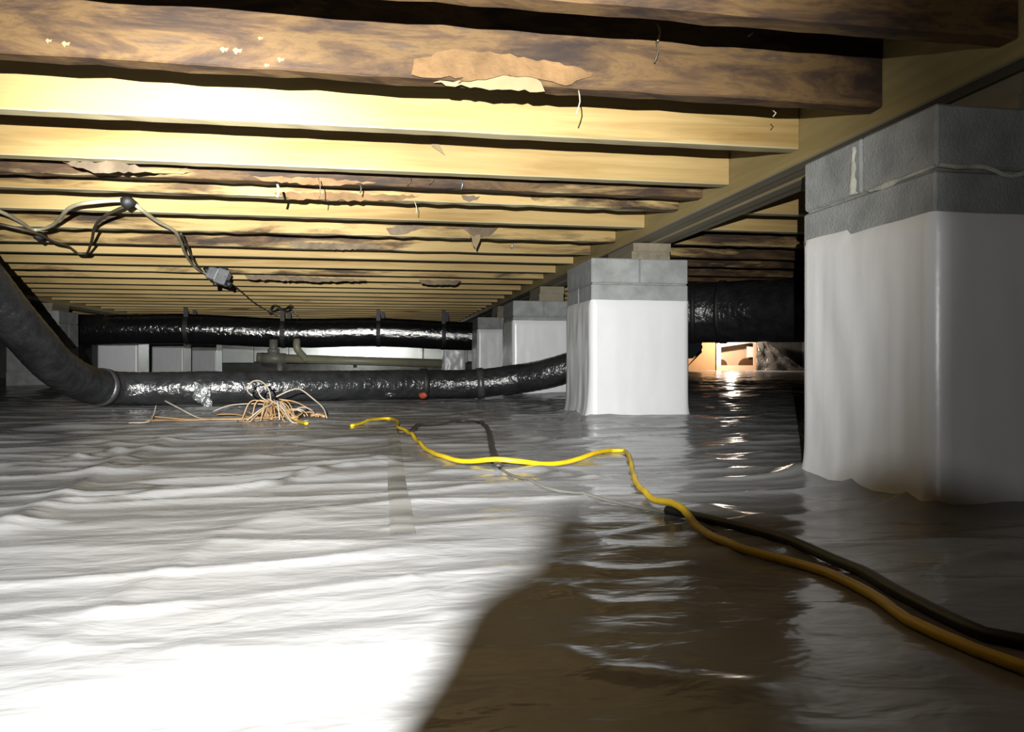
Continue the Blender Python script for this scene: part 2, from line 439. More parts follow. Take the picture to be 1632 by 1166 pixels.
def scrap(k, pts, mat, lift=0.003, name='paper_scrap', curl=0.0, label=None):
    """ragged sheet of facing stuck to the camera side of joist k; pts are pixels on that face"""
    y = JY[k]; P = []
    for (u, v) in pts:
        t = (u - CU) / F; D = y / (ca - t * sa)
        P.append(Vector((D * (t * ca + sa), y, CAMZ + (CV - v) / F * D)))
    R = []
    for a, b in zip(P, P[1:] + P[:1]):
        n = max(1, int((b - a).length / 0.012))
        for i in range(n):
            q = a.lerp(b, i / n); s = 0.0 if i == 0 else 0.0035
            R.append(q + Vector((random.uniform(-s, s), 0, random.uniform(-s, s))))
    zlo = min(q.z for q in R); zhi = max(q.z for q in R)
    bm = bmesh.new()
    f = [bm.verts.new((q.x, q.y - lift - curl * ((zhi - q.z) / max(1e-4, zhi - zlo)) ** 2, q.z)) for q in R]
    b_ = [bm.verts.new((v.co.x, v.co.y + 0.0012, v.co.z)) for v in f]
    ff = bm.faces.new(f); fb = bm.faces.new(b_[::-1])
    for i in range(len(f)):
        j = (i + 1) % len(f); bm.faces.new((f[j], f[i], b_[i], b_[j]))
    bmesh.ops.triangulate(bm, faces=[ff, fb])
    o = obj(name, bm, mat, J[k])
    if label: o['label'] = label
    return o
scrap(1, [(660, 95), (720, 80), (800, 88), (880, 100), (945, 118), (900, 140), (855, 128), (800, 122), (760, 130), (728, 138), (738, 126), (690, 128), (655, 122)], M['paper'], 0.004, curl=0.010, label='torn tan paper peeling from the joist')
scrap(1, [(690, 132), (745, 130), (790, 118), (850, 122), (868, 146), (780, 144)], M['pale'], 0.0018, name='bare_patch')
for (u, v, s) in [(78, 66, 6), (105, 71, 8), (357, 80, 8), (378, 82, 9), (425, 105, 5), (447, 96, 7), (415, 62, 5)]:
    s *= 0.8; scrap(1, [(u - s, v - s * .3), (u - s * .3, v - s * .8), (u + s * .3, v - s * .35), (u + s * 1.2, v - s * .5), (u + s * .8, v + s * .4), (u + s * .2, v + s * .2), (u - s * .2, v + s * .8), (u - s * .6, v + s * .3)], M['pale'], 0.002, name='pale_chip')
scrap(3, [(100, 258), (180, 258), (250, 270), (300, 268), (240, 274), (150, 276)], M['paper_dark'], 0.002)
scrap(4, [(395, 280), (500, 284), (560, 288), (600, 291), (520, 296), (420, 289)], M['paper'], 0.002)
scrap(5, [(430, 306), (560, 308), (668, 312), (640, 319), (560, 320), (470, 318)], M['paper'], 0.003)
scrap(5, [(735, 311), (765, 313), (760, 319), (748, 322), (738, 318)], M['paper_dark'], 0.004)
scrap(5, [(845, 306), (862, 308), (860, 318), (852, 320), (846, 317)], M['paper'], 0.004)
scrap(7, [(735, 361), (795, 362), (785, 372), (762, 380), (748, 374)], M['paper_dark'], 0.004, curl=0.02, label='dark grey paper flap')
scrap(7, [(748, 378), (764, 376), (762, 388), (757, 400), (752, 392)], M['pale'], 0.03, name='splinter')
scrap(7, [(615, 364), (640, 358), (680, 361), (660, 368), (640, 374), (622, 374)], M['paper_dark'], 0.003)
scrap(8, [(460, 385), (560, 388), (615, 391), (600, 397), (540, 398), (470, 395)], M['paper_dark'], 0.003)
scrap(11, [(390, 438), (470, 440), (590, 446), (580, 448), (500, 449), (395, 445)], M['paper_dark'], 0.003)
scrap(11, [(668, 446), (735, 447), (725, 454), (690, 454), (672, 452)], M['paper_dark'], 0.003)
scrap(3, [(683, 222), (697, 224), (700, 236), (708, 250), (698, 243), (688, 236)], M['pale'], 0.02, name='splinter', label='pale splinter hanging from the joist')

def jwire(k, u, v0, v1, mat='steel', r=0.0011, dx=0):
    y = JY[k]; t = (u - CU) / F; D = y / (ca - t * sa) - 0.02
    a, b = pd(u, v0, D), pd(u + dx, v1, D); m = (a + b) / 2 + Vector((0.004, -0.004, 0))
    tube('wire_tie', [a, m, b], r, M[mat], J[k], 5, 0.008)
jwire(1, 1048, 38, 66, 'pale', 0.0022); jwire(1, 1200, 48, 58, 'pale', 0.002, -8); jwire(1, 1046, 66, 100, 'darkcable', 0.0016, -3)
jwire(1, 922, 144, 182, 'olive', 0.0012, -4); jwire(1, 1232, 176, 186, 'olive', 0.001)
jwire(3, 442, 294, 314, 'olive', 0.0035); jwire(3, 507, 282, 316, 'darkcable', 0.0014, 2)
jwire(4, 573, 292, 308, 'darkcable', 0.002, 1); jwire(4, 655, 283, 296, 'darkcable', 0.002, -6); jwire(4, 692, 281, 294, 'darkcable', 0.002, -8)
jwire(4, 735, 286, 302, 'steel', 0.0022); jwire(5, 660, 320, 340, 'olive', 0.0012, 3); jwire(8, 815, 384, 396, 'steel', 0.004)

# ------------------------------------------------------------------ girders on the pier rows
def girder(x0, x1, y0, y1, zb, label):
    g = thing('girder', label, 'beam', ((x0 + x1) / 2, y0, zb))
    n = 4; wd = (x1 - x0) / n
    for i in range(n):
        dz = (0.0, 0.004, -0.002, 0.003)[i]
        bm = bmesh.new(); box(bm, (x0 + i * wd + 0.0006, y0, zb + dz), (x0 + (i + 1) * wd - 0.0006, y1, ZT - 0.002), 0.003)
        for f in bm.faces:
            if f.normal.z < -0.5: f.material_index = 1
        o = obj('ply', bm, [M['girder'], M['girder_under']])
        o.parent = g; o.matrix_parent_inverse = Matrix.Translation(-g.location); o['stain_shade'] = 0.30
    return g
ZG = CAMZ + 0.468
girder(GXL, GXR, YB + 0.02, YF - 0.01, ZG, 'long built up timber girder running over the right row of block piers')
girder(-2.94, -2.76, 5.2, YF - 0.01, ZG, 'dim timber girder over the left row of block piers')

# ------------------------------------------------------------------ piers
def wrapmesh(name, x0, y0, h, parent, seed, notch=False, fold=0.0016, base=0.012, mat='wrap', PD=PW):
    """the liner wrapped round a pier: rounded square loop, flared foot, folds"""
    per = 4 * PW; ns, nz = 132, 34; V = []; Fc = []; r = 0.012
    for j in range(nz + 1):
        t = j / nz; t = t ** 1.25
        for i in range(ns):
            s = i / ns * 4; side = int(s); q = s - side
            c = [(q, 0), (1, q), (1 - q, 1), (0, 1 - q)][side]
            nrm = [(0, -1), (1, 0), (0, 1), (-1, 0)][side]
            top = h + 0.003 * float(perlin(s * 3, 0.3, seed))
            if notch and side == 3 and q < 0.42: top += 0.010
            z = top * t
            cor = min(q, 1 - q) * PW
            rnd = r - math.sqrt(max(0, r * r - max(0, r - cor) ** 2))
            off = 0.006 - rnd * 0.6
            wr = float(perlin(s * 7, z * 5, seed + 1)) * fold + float(perlin(s * 16, z * 3.2, seed + 2)) * fold * 0.45
            if side == 3: wr *= 2.4 if notch else 3.6
            off += max(-0.004, wr) * min(1, (1.02 - t) * 4) * min(1, cor / 0.05)
            off += base * math.exp(-z / 0.022) * (1 + 0.6 * float(perlin(s * 5, 1, seed + 3))) + (0.006 * math.exp(-z / 0.10) if side == 3 and not notch else 0)
            if j == nz: off = 0.0015
            # near a corner push outward along both normals
            px = x0 + c[0] * PW + nrm[0] * off; py = y0 + c[1] * PD + nrm[1] * off
            V.append((px, py, max(z, -0.002)))
    for j in range(nz):
        for i in range(ns):
            a = j * ns + i; b = j * ns + (i + 1) % ns
            Fc.append((a, b, b + ns, a + ns))
    o = pdata(name, V, Fc, M[mat]); o.parent = parent; o.matrix_parent_inverse = Matrix.Translation(-parent.location)
    return o
def pier(x0, y0, label, h=0.63, wrap=0.463, joint_front=True, seed=1, notch=False, smear=False, group=None, cap=0.10, PD=PW):
    p = thing('block_pier', label, 'pier', (x0 + PW / 2, y0 + PW / 2, 0), group)
    inv = Matrix.Translation(-p.location)
    def put(o): o.parent = p; o.matrix_parent_inverse = inv; return o
    zt = h; levels = [cap]; rest = h - cap
    while rest > 0.02: levels.append(min(0.2, rest)); rest -= levels[-1]
    jf = joint_front; js = random.Random(seed)
    for li, lh in enumerate(levels):
        zb = zt - lh
        gr = 0.0025 if li else 0.002
        for hlf in (0, 1):
            a0, a1 = (0, PW / 2 - gr) if hlf == 0 else (PW / 2 + gr, PW)
            sl = js.uniform(-0.003, 0.003) + (0.004 if li else 0)
            lo = (x0 + a0, y0 + sl, zb + gr) if jf else (x0, y0 + a0 * PD / PW, zb + gr)
            hi = (x0 + a1, y0 + PD + sl, zt - gr * (li > 0)) if jf else (x0 + PW, y0 + a1 * PD / PW, zt - gr * (li > 0))
            bm = bmesh.new(); box(bm, lo, hi, 0.004)
            put(obj('concrete_block', bm, M['concrete']))
        jf = not jf; zt = zb
    put(boxo('mortar_core', (x0 + 0.006, y0 + 0.008, 0), (x0 + PW - 0.006, y0 + PD - 0.006, h - 0.006), M['mortar']))
    if smear:
        zs = h - cap
        def seg(P, wds, axis):   # raised mortar bead on a face: axis 'x' -> front face, 'y' -> left face
            V = []; Fc = []
            for (a, z), wd in zip(P, wds):
                for s, o_ in ((-1, 0.0), (-0.4, 0.004), (0.4, 0.004), (1, 0.0)):
                    d = 0.003 - o_
                    V.append((a, y0 - 0.004 + d, z + s * wd) if axis == 'x' else (x0 - 0.001 + d - 0.002, a, z + s * wd))
            for i in range(len(P) - 1):
                for k in range(3):
                    q = i * 4 + k; Fc.append((q, q + 1, q + 5, q + 4))
            o = put(pdata('mortar_bead', V, Fc, M['mortar_pale'])); o['label'] = 'pale mortar squeezed out of the joint'
        xs = np.linspace(x0 + 0.002, x0 + PW, 26)
        seg([(a, zs + 0.004 - 0.012 * math.exp(-((a - x0 - 0.13) / 0.03) ** 2) + 0.003 * float(perlin(a * 22, 0, 4)) - max(0, a - x0 - 0.2) * 0.06) for a in xs],
            [0.0035 + 0.002 * abs(float(perlin(a * 30, 2, 4))) for a in xs], 'x')
        ys = np.linspace(y0, y0 + 0.16, 12)
        seg([(a, zs + 0.003 - 0.004 * i / 11) for i, a in enumerate(ys)], [0.0028 + 0.003 * (0.09 < a - y0 < 0.14) for a in ys], 'y')
        yc = y0 + 0.205
        V = []; Fc = []
        for i in range(12):
            t = i / 11; wd = 0.004 + 0.012 * t ** 2 + 0.003 * math.sin(i * 1.7); z = h - 0.012 - 0.085 * t
            for s, d in ((-1, 0.001), (-.3, -0.004), (.3, -0.004), (1, 0.001)): V.append((x0 + d, yc + s * wd + 0.006 * t, z))
        for i in range(11):
            for k in range(3):
                q = i * 4 + k; Fc.append((q, q + 1, q + 5, q + 4))
        put(pdata('mortar_smear', V, Fc, M['mortar_pale']))['label'] = 'pale vertical mortar smear'
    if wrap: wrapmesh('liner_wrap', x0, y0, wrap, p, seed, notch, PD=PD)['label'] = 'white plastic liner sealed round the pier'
    return p
def shim(px, py, h, lab):
    s = thing('wood_shim', lab, 'shim', (px + PW / 2, py + PW / 2, h))
    m = h; i = 0
    hs = ZG - 0.002 - h; nn = 2
    for i in range(nn):
        o = boxo('shim_board', (px + 0.175 + 0.006 * i, py + 0.03, h + hs * i / nn), (px + 0.335 + 0.004 * i, py + PW - 0.03, h + hs * (i + 1) / nn - 0.0006), M['girder_under'])
        o.parent = s; o.matrix_parent_inverse = Matrix.Translation(-s.location); o['stain_shade'] = 0.3
pier(*PIERS_G[0], 'large near block pier at the right with mortar line and tall white wrap', h=0.625, wrap=0.458, joint_front=False, seed=3, notch=True, smear=True, PD=0.37)
pier(*PIERS_G[1], 'block pier with bright white wrap standing beside the yellow cord', seed=11, h=0.628)
pier(*PIERS_G[2], 'block pier half hidden behind the bright white wrapped pier', h=0.60, wrap=0.475, seed=21)
pier(*PIERS_G[3], 'narrow looking far block pier where the black hung duct ends', h=0.595, wrap=0.49, seed=31)
for (q, hh, lab) in zip(PIERS_G, (0.625, 0.628, 0.60, 0.595), ('wood shim on the large near pier', 'stacked wood shim on the bright white wrapped pier', 'wood shim on the half hidden pier', 'wood shim on the farthest girder pier')):
    shim(*q, hh, lab)
pier(*PIERS_L[0], 'dim grey block pier behind the slanting flexible duct', seed=41, wrap=0)
pier(*PIERS_L[1], 'largest white wrapped pier below the left end of the black hung duct', seed=51, wrap=0.47)
pier(*PIERS_L[2], 'middle white wrapped pier of three below the black hung duct', seed=61, wrap=0.385)
pier(*PIERS_L[3], 'smallest greyest wrapped pier of three below the black hung duct', seed=71, wrap=0.37)
for q, lab in zip(PIERS_L, ('wood shim over the dim grey pier', 'wood shim over the largest left pier', 'wood shim over the middle left pier', 'wood shim over the smallest left pier')):
    shim(*q, 0.63, lab)
# stub under the hung duct
sp = pd(724, 560, 7.9)
st = thing('block_stub', 'short plastic wrapped block stub at the end of the drain pipe', 'pier', (sp.x, sp.y + 0.1, 0))
bm = bmesh.new(); box(bm, (-0.105, -0.1, 0), (0.105, 0.1, 0.317), 0.006); obj('concrete_block', bm, M['concrete'], st)
V = []; Fc = []
for j in range(15):
    for i in range(48):
        a = i / 48 * 4; sd = int(a); q = a - sd; c = [(q, 0), (1, q), (1 - q, 1), (0, 1 - q)][sd]; nr = [(0, -1), (1, 0), (0, 1), (-1, 0)][sd]
        o_ = 0.008 + 0.012 * float(perlin(a * 4, j * 0.35, 14)) * (j < 14); V.append((-0.108 + 0.216 * c[0] + nr[0] * o_, -0.103 + 0.206 * c[1] + nr[1] * o_, 0.320 * j / 14))
for j in range(14):
    for i in range(48):
        Fc.append((j * 48 + i, j * 48 + (i + 1) % 48, (j + 1) * 48 + (i + 1) % 48, (j + 1) * 48 + i))
pdata('plastic_wrap', V, Fc, M['wrap'], st)

# ------------------------------------------------------------------ far black duct hung on straps
DY = 8.1; RD = 0.152
dz = lambda x: CAMZ + 0.282 - 0.012 * math.cos((x + 1.0) * 3.3) - 0.012 * (x + 1)
dpts = [(x, DY, dz(x)) for x in np.linspace(-3.15, 1.15, 34)]
hung = thing('insulated_duct', 'shiny black insulated duct hung level below the far joists', 'duct', (-1, DY, CAMZ + 0.28))
def P_(o, par): o.parent = par; o.matrix_parent_inverse = Matrix.Translation(-par.location); return o
P_(tube('duct_jacket', dpts, RD, M['blackduct'], None, 40, 0.03,
        lambda s, a: 1 + 0.02 * float(perlin(s * 7, a * 2.2, 31)) + 0.010 * float(perlin(s * 22, a * 5, 32))), hung)
for u in (300, 452, 603, 706):
    t = (u - CU) / F; D = DY / (ca - t * sa); xx = D * (t * ca + sa); zc = dz(xx)
    bm = bmesh.new(); n = 28; rr = RD + 0.004
    ring = []
    for k in range(n):
        a = 2 * pi * k / n
        ring.append([bm.verts.new((xx + s * 0.021, DY + math.cos(a) * q, zc + math.sin(a) * q)) for s, q in ((-1, rr - 0.003), (-1, rr), (1, rr), (1, rr - 0.003))])
    for k in range(n):
        for j in range(4):
            bm.faces.new((ring[k][j], ring[(k + 1) % n][j], ring[(k + 1) % n][(j + 1) % 4], ring[k][(j + 1) % 4]))
    box(bm, (xx - 0.021, DY - 0.10, zc + RD - 0.035), (xx + 0.021, DY - 0.096, ZJ + 0.03))
    box(bm, (xx + 0.030, DY + 0.05, zc + RD - 0.012), (xx + 0.066, DY + 0.054, ZJ + 0.02))
    P_(obj('hanger_strap', bm, M['strap']), hung)

# ------------------------------------------------------------------ flexible duct along the floor
fd = thing('flexible_duct', 'charcoal flexible duct sloping down at left then lying across the floor', 'duct', fp(420, 645))
path = [(-120, 330, 2.75), (-45, 425, 2.8), (0, 482, 2.9), (50, 542, 3.05), (95, 588, 3.25), (145, 613, 3.5), (205, 621, 3.68), (330, 622, 3.8), (450, 622, 3.95),
        (600, 618, 4.2), (680, 615, 4.32), (760, 611, 4.38), (825, 603, 4.38), (880, 592, 4.32), (940, 572, 4.28), (1010, 540, 4.3), (1075, 500, 4.35)]
fpts = [pd(*p) for p in path]
for p in fpts:
    p.z = max(p.z, 0.086)
FR = catmull(fpts, 0.018)
P_(tube('duct_jacket', FR, 0.083, M['greyduct'], None, 30, resample=False,
        rfun=lambda s, a: 1 + 0.045 * float(perlin(s * 6, a * 1.6, 41)) + 0.012 * math.sin(s * 150 + a) + 0.02 * float(perlin(s * 19, a * 4, 42))), fd)
def nearest(u, v):
    best = min(range(len(FR)), key=lambda i: (proj(FR[i])[0] - u) ** 2 + (proj(FR[i])[1] - v) ** 2); return best
def proj(p):
    L = p.x * ca - p.y * sa; D = p.x * sa + p.y * ca
    return CU + F * L / D, CV - F * (p.z - CAMZ) / D
for u, v, nw, mt, lab in ((674, 615, 2, 'strap', 'black tape band'), (765, 610, 2, 'dulltape', None), (162, 617, 2, 'dulltape', None)):
    i = nearest(u, v)
    o = P_(tube('tape_band', FR[i - 1:i + nw], 0.0905, M[mt], None, 30, resample=False, rfun=lambda s, a: 1 + 0.02 * float(perlin(s * 9, a * 2, 43))), fd)
    if lab: o['label'] = lab
def blob(name, u, v, su, sv, mat, par, D, seed, label=None, dy=0.02):
    """crumpled patch pressed on the duct"""
    c = pd(u, v, D); bm = bmesh.new(); bmesh.ops.create_icosphere(bm, subdivisions=3, radius=1)
    for q in bm.verts:
        k = 1 + 0.35 * float(perlin(q.co.x * 2.2 + q.co.y, q.co.z * 2.2 - q.co.y, seed))
        q.co = Vector((q.co.x * su * k, q.co.y * dy * k, q.co.z * sv * k)) + c
    o = P_(obj(name, bm, mat), par)
    if label: o['label'] = label
    return o
blob('foil_tape', 322, 628, 0.040, 0.048, M['tape'], fd, 3.72, 51, 'crumpled silver foil tape')
blob('foil_tape', 331, 643, 0.022, 0.035, M['tape'], fd, 3.70, 52)
blob('foil_tape', 400, 626, 0.028, 0.022, M['tape'], fd, 3.85, 53)
blob('foil_tape', 428, 624, 0.034, 0.030, M['dulltape'], fd, 3.86, 57)
blob('foil_tape', 622, 628, 0.03, 0.014, M['dulltape'], fd, 4.14, 54)
blob('inspection_tag', 674, 630, 0.024, 0.017, M['redtag'], fd, 4.235, 55, 'small orange red mark')

# ------------------------------------------------------------------ large duct beyond the right piers
big = thing('large_duct', 'large matte black duct bending behind the two right piers', 'duct', (2.2, 4.3, CAMZ + 0.3))
bp = [(1.36, 4.72, CAMZ + .300), (1.7, 4.66, CAMZ + .300), (2.05, 4.52, CAMZ + .298), (2.32, 4.25, CAMZ + .295), (2.55, 3.85, CAMZ + .29), (2.85, 3.4, CAMZ + .29), (3.3, 3.0, CAMZ + .29)]
BP = catmull(bp, 0.03)
P_(tube('duct_jacket', BP, 0.193, M['greyduct'], None, 36, resample=False, rfun=lambda s, a: 1 + 0.012 * float(perlin(s * 5, a * 2, 61)) - 0.03 * math.exp(-((s - 1.06) / 0.035) ** 2)), big)
for xx in (1.98, 2.12):
    i = min(range(len(BP)), key=lambda q: abs(BP[q].x - xx))
    P_(tube('joint_ring', BP[i - 1:i + 1], 0.2, M['strap'], None, 36, resample=False), big)

# ------------------------------------------------------------------ drain pipe
pp = thing('drain_pipe', 'olive grey plastic drain pipe running level under the hung duct', 'pipe', pd(560, 576, 8.25))
PR = 0.044
a, b = pd(418, 570, 7.54), pd(704, 579, 7.78)
P_(cylo('pipe', a, b, PR, M['pvc'], None, 20), pp)
ax = (b - a).normalized()
tc = pd(436, 571, 7.555)
P_(cylo('tee_fitting', tc - ax * 0.12, tc + ax * 0.12, 0.056, M['pvc_dark']), pp)['label'] = 'darker tee fitting'
P_(cylo('riser', tc, tc + Vector((0, 0, 0.19)), 0.042, M['pvc_dark']), pp)
P_(cylo('hub', tc + Vector((0, 0, 0.05)), tc + Vector((0, 0, 0.10)), 0.058, M['pvc_dark']), pp)
P_(cylo('end_cap', a - ax * 0.05, a + ax * 0.03, 0.05, M['pvc_dark']), pp)
P_(cylo('drop_leg', tc + Vector((0.06, 0, -0.03)), Vector((tc.x + 0.06, tc.y, 0.0)), 0.03, M['pvc_dark']), pp)
q0, q1, q2 = pd(473, 541, 7.52), pd(474, 556, 7.50), pd(489, 574, 7.59)
P_(tube('elbow_branch', [q0, q1, q2], 0.036, M['pvc'], None, 14, 0.02), pp)

# ------------------------------------------------------------------ cables and junction box under the joists
def jz(u, v, low=0.02):                     # point just below the joist plane seen at a pixel
    return pz(u, v, ZJ - low)
c1 = [jz(-60, 318), jz(0, 337), jz(30, 352), jz(55, 366), jz(85, 358), jz(112, 331), jz(150, 322), jz(203, 320, .004), jz(225, 334), jz(250, 352), jz(278, 368), jz(288, 385), jz(296, 405), jz(310, 425), jz(332, 438, .02)]
tag(tube('cable', c1, 0.0065, M['olive'], None, 7, 0.02), 'pale flat cable looping under the joists to the junction box', 'cable')
c2 = [jz(-60, 338), jz(0, 357), jz(30, 364, .03), jz(62, 373, .035), jz(85, 385, .03), jz(108, 392), jz(124, 404, .03), jz(138, 404, .03), jz(146, 384, .03), jz(151, 362), jz(165, 346), jz(185, 335), jz(206, 326, .012)]
tag(tube('cable', c2, 0.0055, M['darkcable'], None, 7, 0.02), 'dark brown cable hanging in a loop under the left joists', 'cable')
def knot(u, v, lab):
    c = jz(u, v, 0.018); bm = bmesh.new()
    bmesh.ops.create_icosphere(bm, subdivisions=2, radius=1)
    for q in bm.verts: q.co = Vector((q.co.x * 0.022, q.co.y * 0.02, q.co.z * 0.02)) * (1 + 0.3 * float(perlin(q.co.x * 3, q.co.z * 3, 5))) + c
    tag(obj('cable_clip', bm, M['strap'], None, True), lab, 'clip')
knot(203, 322, 'black clip holding the cable loop to a joist'); knot(62, 376, 'dark clip where two cables cross at far left')
c3 = [jz(366, 450, .03), jz(385, 465, .02), jz(405, 482, .02), jz(428, 496, .02), jz(440, 502, .03)]
tag(tube('cable', c3, 0.006, M['darkcable'], None, 6, 0.05), 'thin dark cable leaving the junction box towards the hung duct', 'cable')
c4 = [jz(288, 372, .01), jz(298, 392, .02), jz(308, 414, .02), jz(322, 432, .02), jz(336, 440, .02)]
tag(tube('cable', c4, 0.0045, M['darkcable'], None, 6, 0.03), 'thin dark cable running beside the pale one into the box', 'cable')
tg = []
for (pts) in ([(440, 502), (432, 494), (438, 486), (452, 492), (464, 486)], [(462, 486), (466, 494), (472, 500), (477, 506)], [(430, 500), (445, 492), (458, 496), (466, 488)]):
    tg.append(pts)
tw = thing('cable_tangle', 'small dark cable tangle above the second duct strap', 'cable', jz(455, 496))
for pts in tg: P_(tube('loose_cable', [jz(u, v, .02) for u, v in pts], 0.008, M['darkcable'], None, 6, 0.04), tw)
jb = thing('junction_box', 'small grey metal junction box hanging among cables below the joists', 'box', jz(347, 439, 0.03), rz=math.radians(-20))
jb.rotation_euler = (math.radians(-14), math.radians(18), math.radians(-12))
for nm, lo, hi, mt in (('box_body', (-0.058, -0.02, -0.034), (0.002, 0.03, 0.038), 'steel'), ('box_body', (0.006, -0.026, -0.042), (0.062, 0.03, 0.036), 'steel')):
    bm = bmesh.new(); box(bm, lo, hi, 0.006, segs=2); obj(nm, bm, M[mt], jb)
cover = boxo('cover_plate', (0.002, -0.030, -0.046), (0.066, -0.0265, 0.040), M['steel'], jb, 0.001); cover['label'] = 'bright square cover plate'
boxo('mount_tab', (-0.02, 0.0, 0.034), (0.03, 0.02, 0.06), M['strap'], jb)
cylo('cable_clamp', (0.06, 0, -0.02), (0.092, 0, -0.032), 0.016, M['strap'], jb, 12)
cylo('cable_clamp', (0.0, 0, -0.036), (0.012, 0, -0.060), 0.013, M['strap'], jb, 12)
cylo('cable_clamp', (-0.056, 0, 0.0), (-0.085, 0, 0.02), 0.013, M['strap'], jb, 12)
for x_ in (0.012, 0.056): cylo('screw', (x_, -0.0325, 0.0), (x_, -0.0295, 0.0), 0.003, M['strap'], cover, 8)

# ------------------------------------------------------------------ wire bundle on the liner
WD = 2.86
wb = thing('wire_bundle', 'heap of loose tan and pale wires on the liner before the duct', 'wire', fp(440, 668))
rw = random.Random(5)
def strand(pts, r=0.0022, mat='wire_tan', label=None):
    P = []
    for (u, v, D) in pts:
        p = pd(u, v, D); h = Hs(p.x, p.y) + r; p.z = max(p.z, h); P.append(p)
    o = P_(tube('wire_strand', P, r, M[mat], None, 5, 0.012), wb)
    if label: o['label'] = label
strand([(205, 678, 2.72), (235, 676, 2.75), (244, 662, 2.8), (249, 645, 2.85)], 0.0024, 'wire_white')
strand([(262, 638, 2.95), (285, 650, 2.9), (315, 665, 2.85), (338, 674, 2.8)], 0.003, 'wire_white', 'pale straight wire end')
strand([(232, 670, 2.8), (280, 673, 2.8), (340, 676, 2.78), (400, 672, 2.8), (440, 660, 2.85)], 0.003, 'wire_tan')
strand([(240, 663, 2.88), (300, 668, 2.85), (360, 672, 2.82), (410, 666, 2.82)], 0.0025, 'wire_tan')
strand([(340, 655, 2.9), (365, 646, 2.9), (400, 643, 2.9), (432, 645, 2.9)], 0.0026, 'wire_white')
strand([(345, 660, 2.9), (375, 660, 2.88), (410, 668, 2.82), (450, 664, 2.8)], 0.0024, 'wire_tan')
strand([(432, 640, 2.9), (428, 620, 2.92), (415, 607, 2.94), (400, 609, 2.95), (394, 622, 2.95), (402, 630, 2.93)], 0.0030, 'wire_white', 'pale wire loop standing above the heap')
strand([(430, 640, 2.9), (418, 634, 2.9), (412, 624, 2.9), (418, 616, 2.92), (430, 614, 2.92)], 0.0026, 'wire_white')
strand([(440, 632, 2.9), (462, 622, 2.92), (478, 620, 2.92), (500, 636, 2.9), (515, 650, 2.87), (521, 666, 2.84)], 0.0030, 'wire_white', 'pale wire arching to the right of the heap')
strand([(445, 636, 2.9), (470, 640, 2.9), (490, 650, 2.88), (508, 664, 2.85)], 0.0028, 'wire_tan')
strand([(495, 662, 2.84), (508, 660, 2.85), (518, 664, 2.84)], 0.006, 'wire_tan', 'tan tape wrapped wire end')
cx, cy = 433, 637
for i in range(34):
    a0 = rw.uniform(-0.25, 1.0) * pi; du = math.cos(a0) * rw.uniform(18, 52); r_ = rw.uniform(0.0018, 0.0030)
    D = 2.82 + rw.uniform(-0.10, 0.08)
    ex, ey = cx + du, 668 + rw.uniform(-6, 8)
    mx, my = cx + du * rw.uniform(0.35, 0.75), rw.uniform(636, 660)
    pts = [(cx + rw.uniform(-7, 7), cy + rw.uniform(-3, 10), D + .03), (mx, my, D), (ex, ey, D - .02)]
    if rw.random() < 0.6: pts.append((ex + rw.uniform(-28, 28), ey - rw.uniform(0, 20), D + .02))
    strand(pts, r_, 'wire_tan' if rw.random() < 0.75 else 'wire_white')
for i in range(5):
    rr = rw.uniform(12, 20); uu = 478 + rw.uniform(-14, 14); vv = 660 + rw.uniform(-3, 2); D = 2.83
    strand([(uu + rr * math.cos(t), vv - abs(rr * 0.8 * math.sin(t)) + 6, D + 0.03 * math.sin(t)) for t in np.linspace(0.2, 5.6, 9)], 0.0022, 'wire_tan' if i % 2 else 'wire_white')

# ------------------------------------------------------------------ cords across the liner
def cord(name, pts, r, mat, label, parent=None, lift=None, cat='cord', flat=1.0):
    P = [fp(*p[:2]) for p in pts]
    P = catmull(P, 0.02)
    L = len(P)
    for i, p in enumerate(P):
        p.z = Hs(p.x, p.y) + r * 0.9
    for _ in range(3):                       # stiff jacket: bridges small hollows
        zz = [p.z for p in P]
        for i in range(1, L - 1): P[i].z = max(P[i].z, (zz[i - 1] + zz[i + 1]) / 2)
    if lift:
        for p in P:
            u, v = proj(p)
            for (u0, v0, rad, h) in lift: p.z += 1.3 * h * math.exp(-(((u - u0) / rad) ** 2 + ((v - v0) / (rad * 0.5)) ** 2))
    o = tube(name, P, r, M[mat], parent, 9, resample=False, flat=flat)
    if label and parent is None: tag(o, label, cat)
    return o
cord('extension_cord', [(560, 679), (578, 675), (600, 670), (622, 668), (634, 674), (634, 686), (648, 693), (664, 704), (675, 714), (700, 729), (740, 740), (790, 747), (850, 745), (930, 732), (975, 720), (995, 719), (1004, 735), (1013, 768),
      (1035, 797), (1073, 821), (1120, 850), (1177, 875), (1276, 900), (1380, 945), (1446, 989), (1500, 1014), (1552, 1036), (1620, 1060), (1700, 1085)], 0.0055, 'yellow',
     'yellow extension cord winding across the white liner to the near pier', lift=[(792, 746, 40, 0.009), (1073, 821, 45, 0.012), (640, 690, 20, 0.008)])
cord('yellow_wire', [(440, 650), (455, 664), (470, 672), (489, 679)], 0.006, 'yellow', 'short yellow cord end sticking out of the wire heap')
pc = thing('power_cord', 'dark grey cord crossing under the yellow cord and running beside it to the near pier', 'cord', fp(1075, 819))
P_(cord('cord_section', [(634, 692), (655, 690), (668, 680), (700, 678), (735, 673), (762, 676), (778, 690), (784, 715), (790, 742), (796, 750)], 0.0085, 'darkcord', None, parent=None, cat=None, flat=0.45), pc)
P_(cord('cord_section', [(796, 750), (835, 766), (870, 778), (930, 792), (985, 803), (1040, 812), (1079, 818)], 0.0028, 'palecord', None, cat=None), pc)['label'] = 'thin pale dusty stretch of the cord'
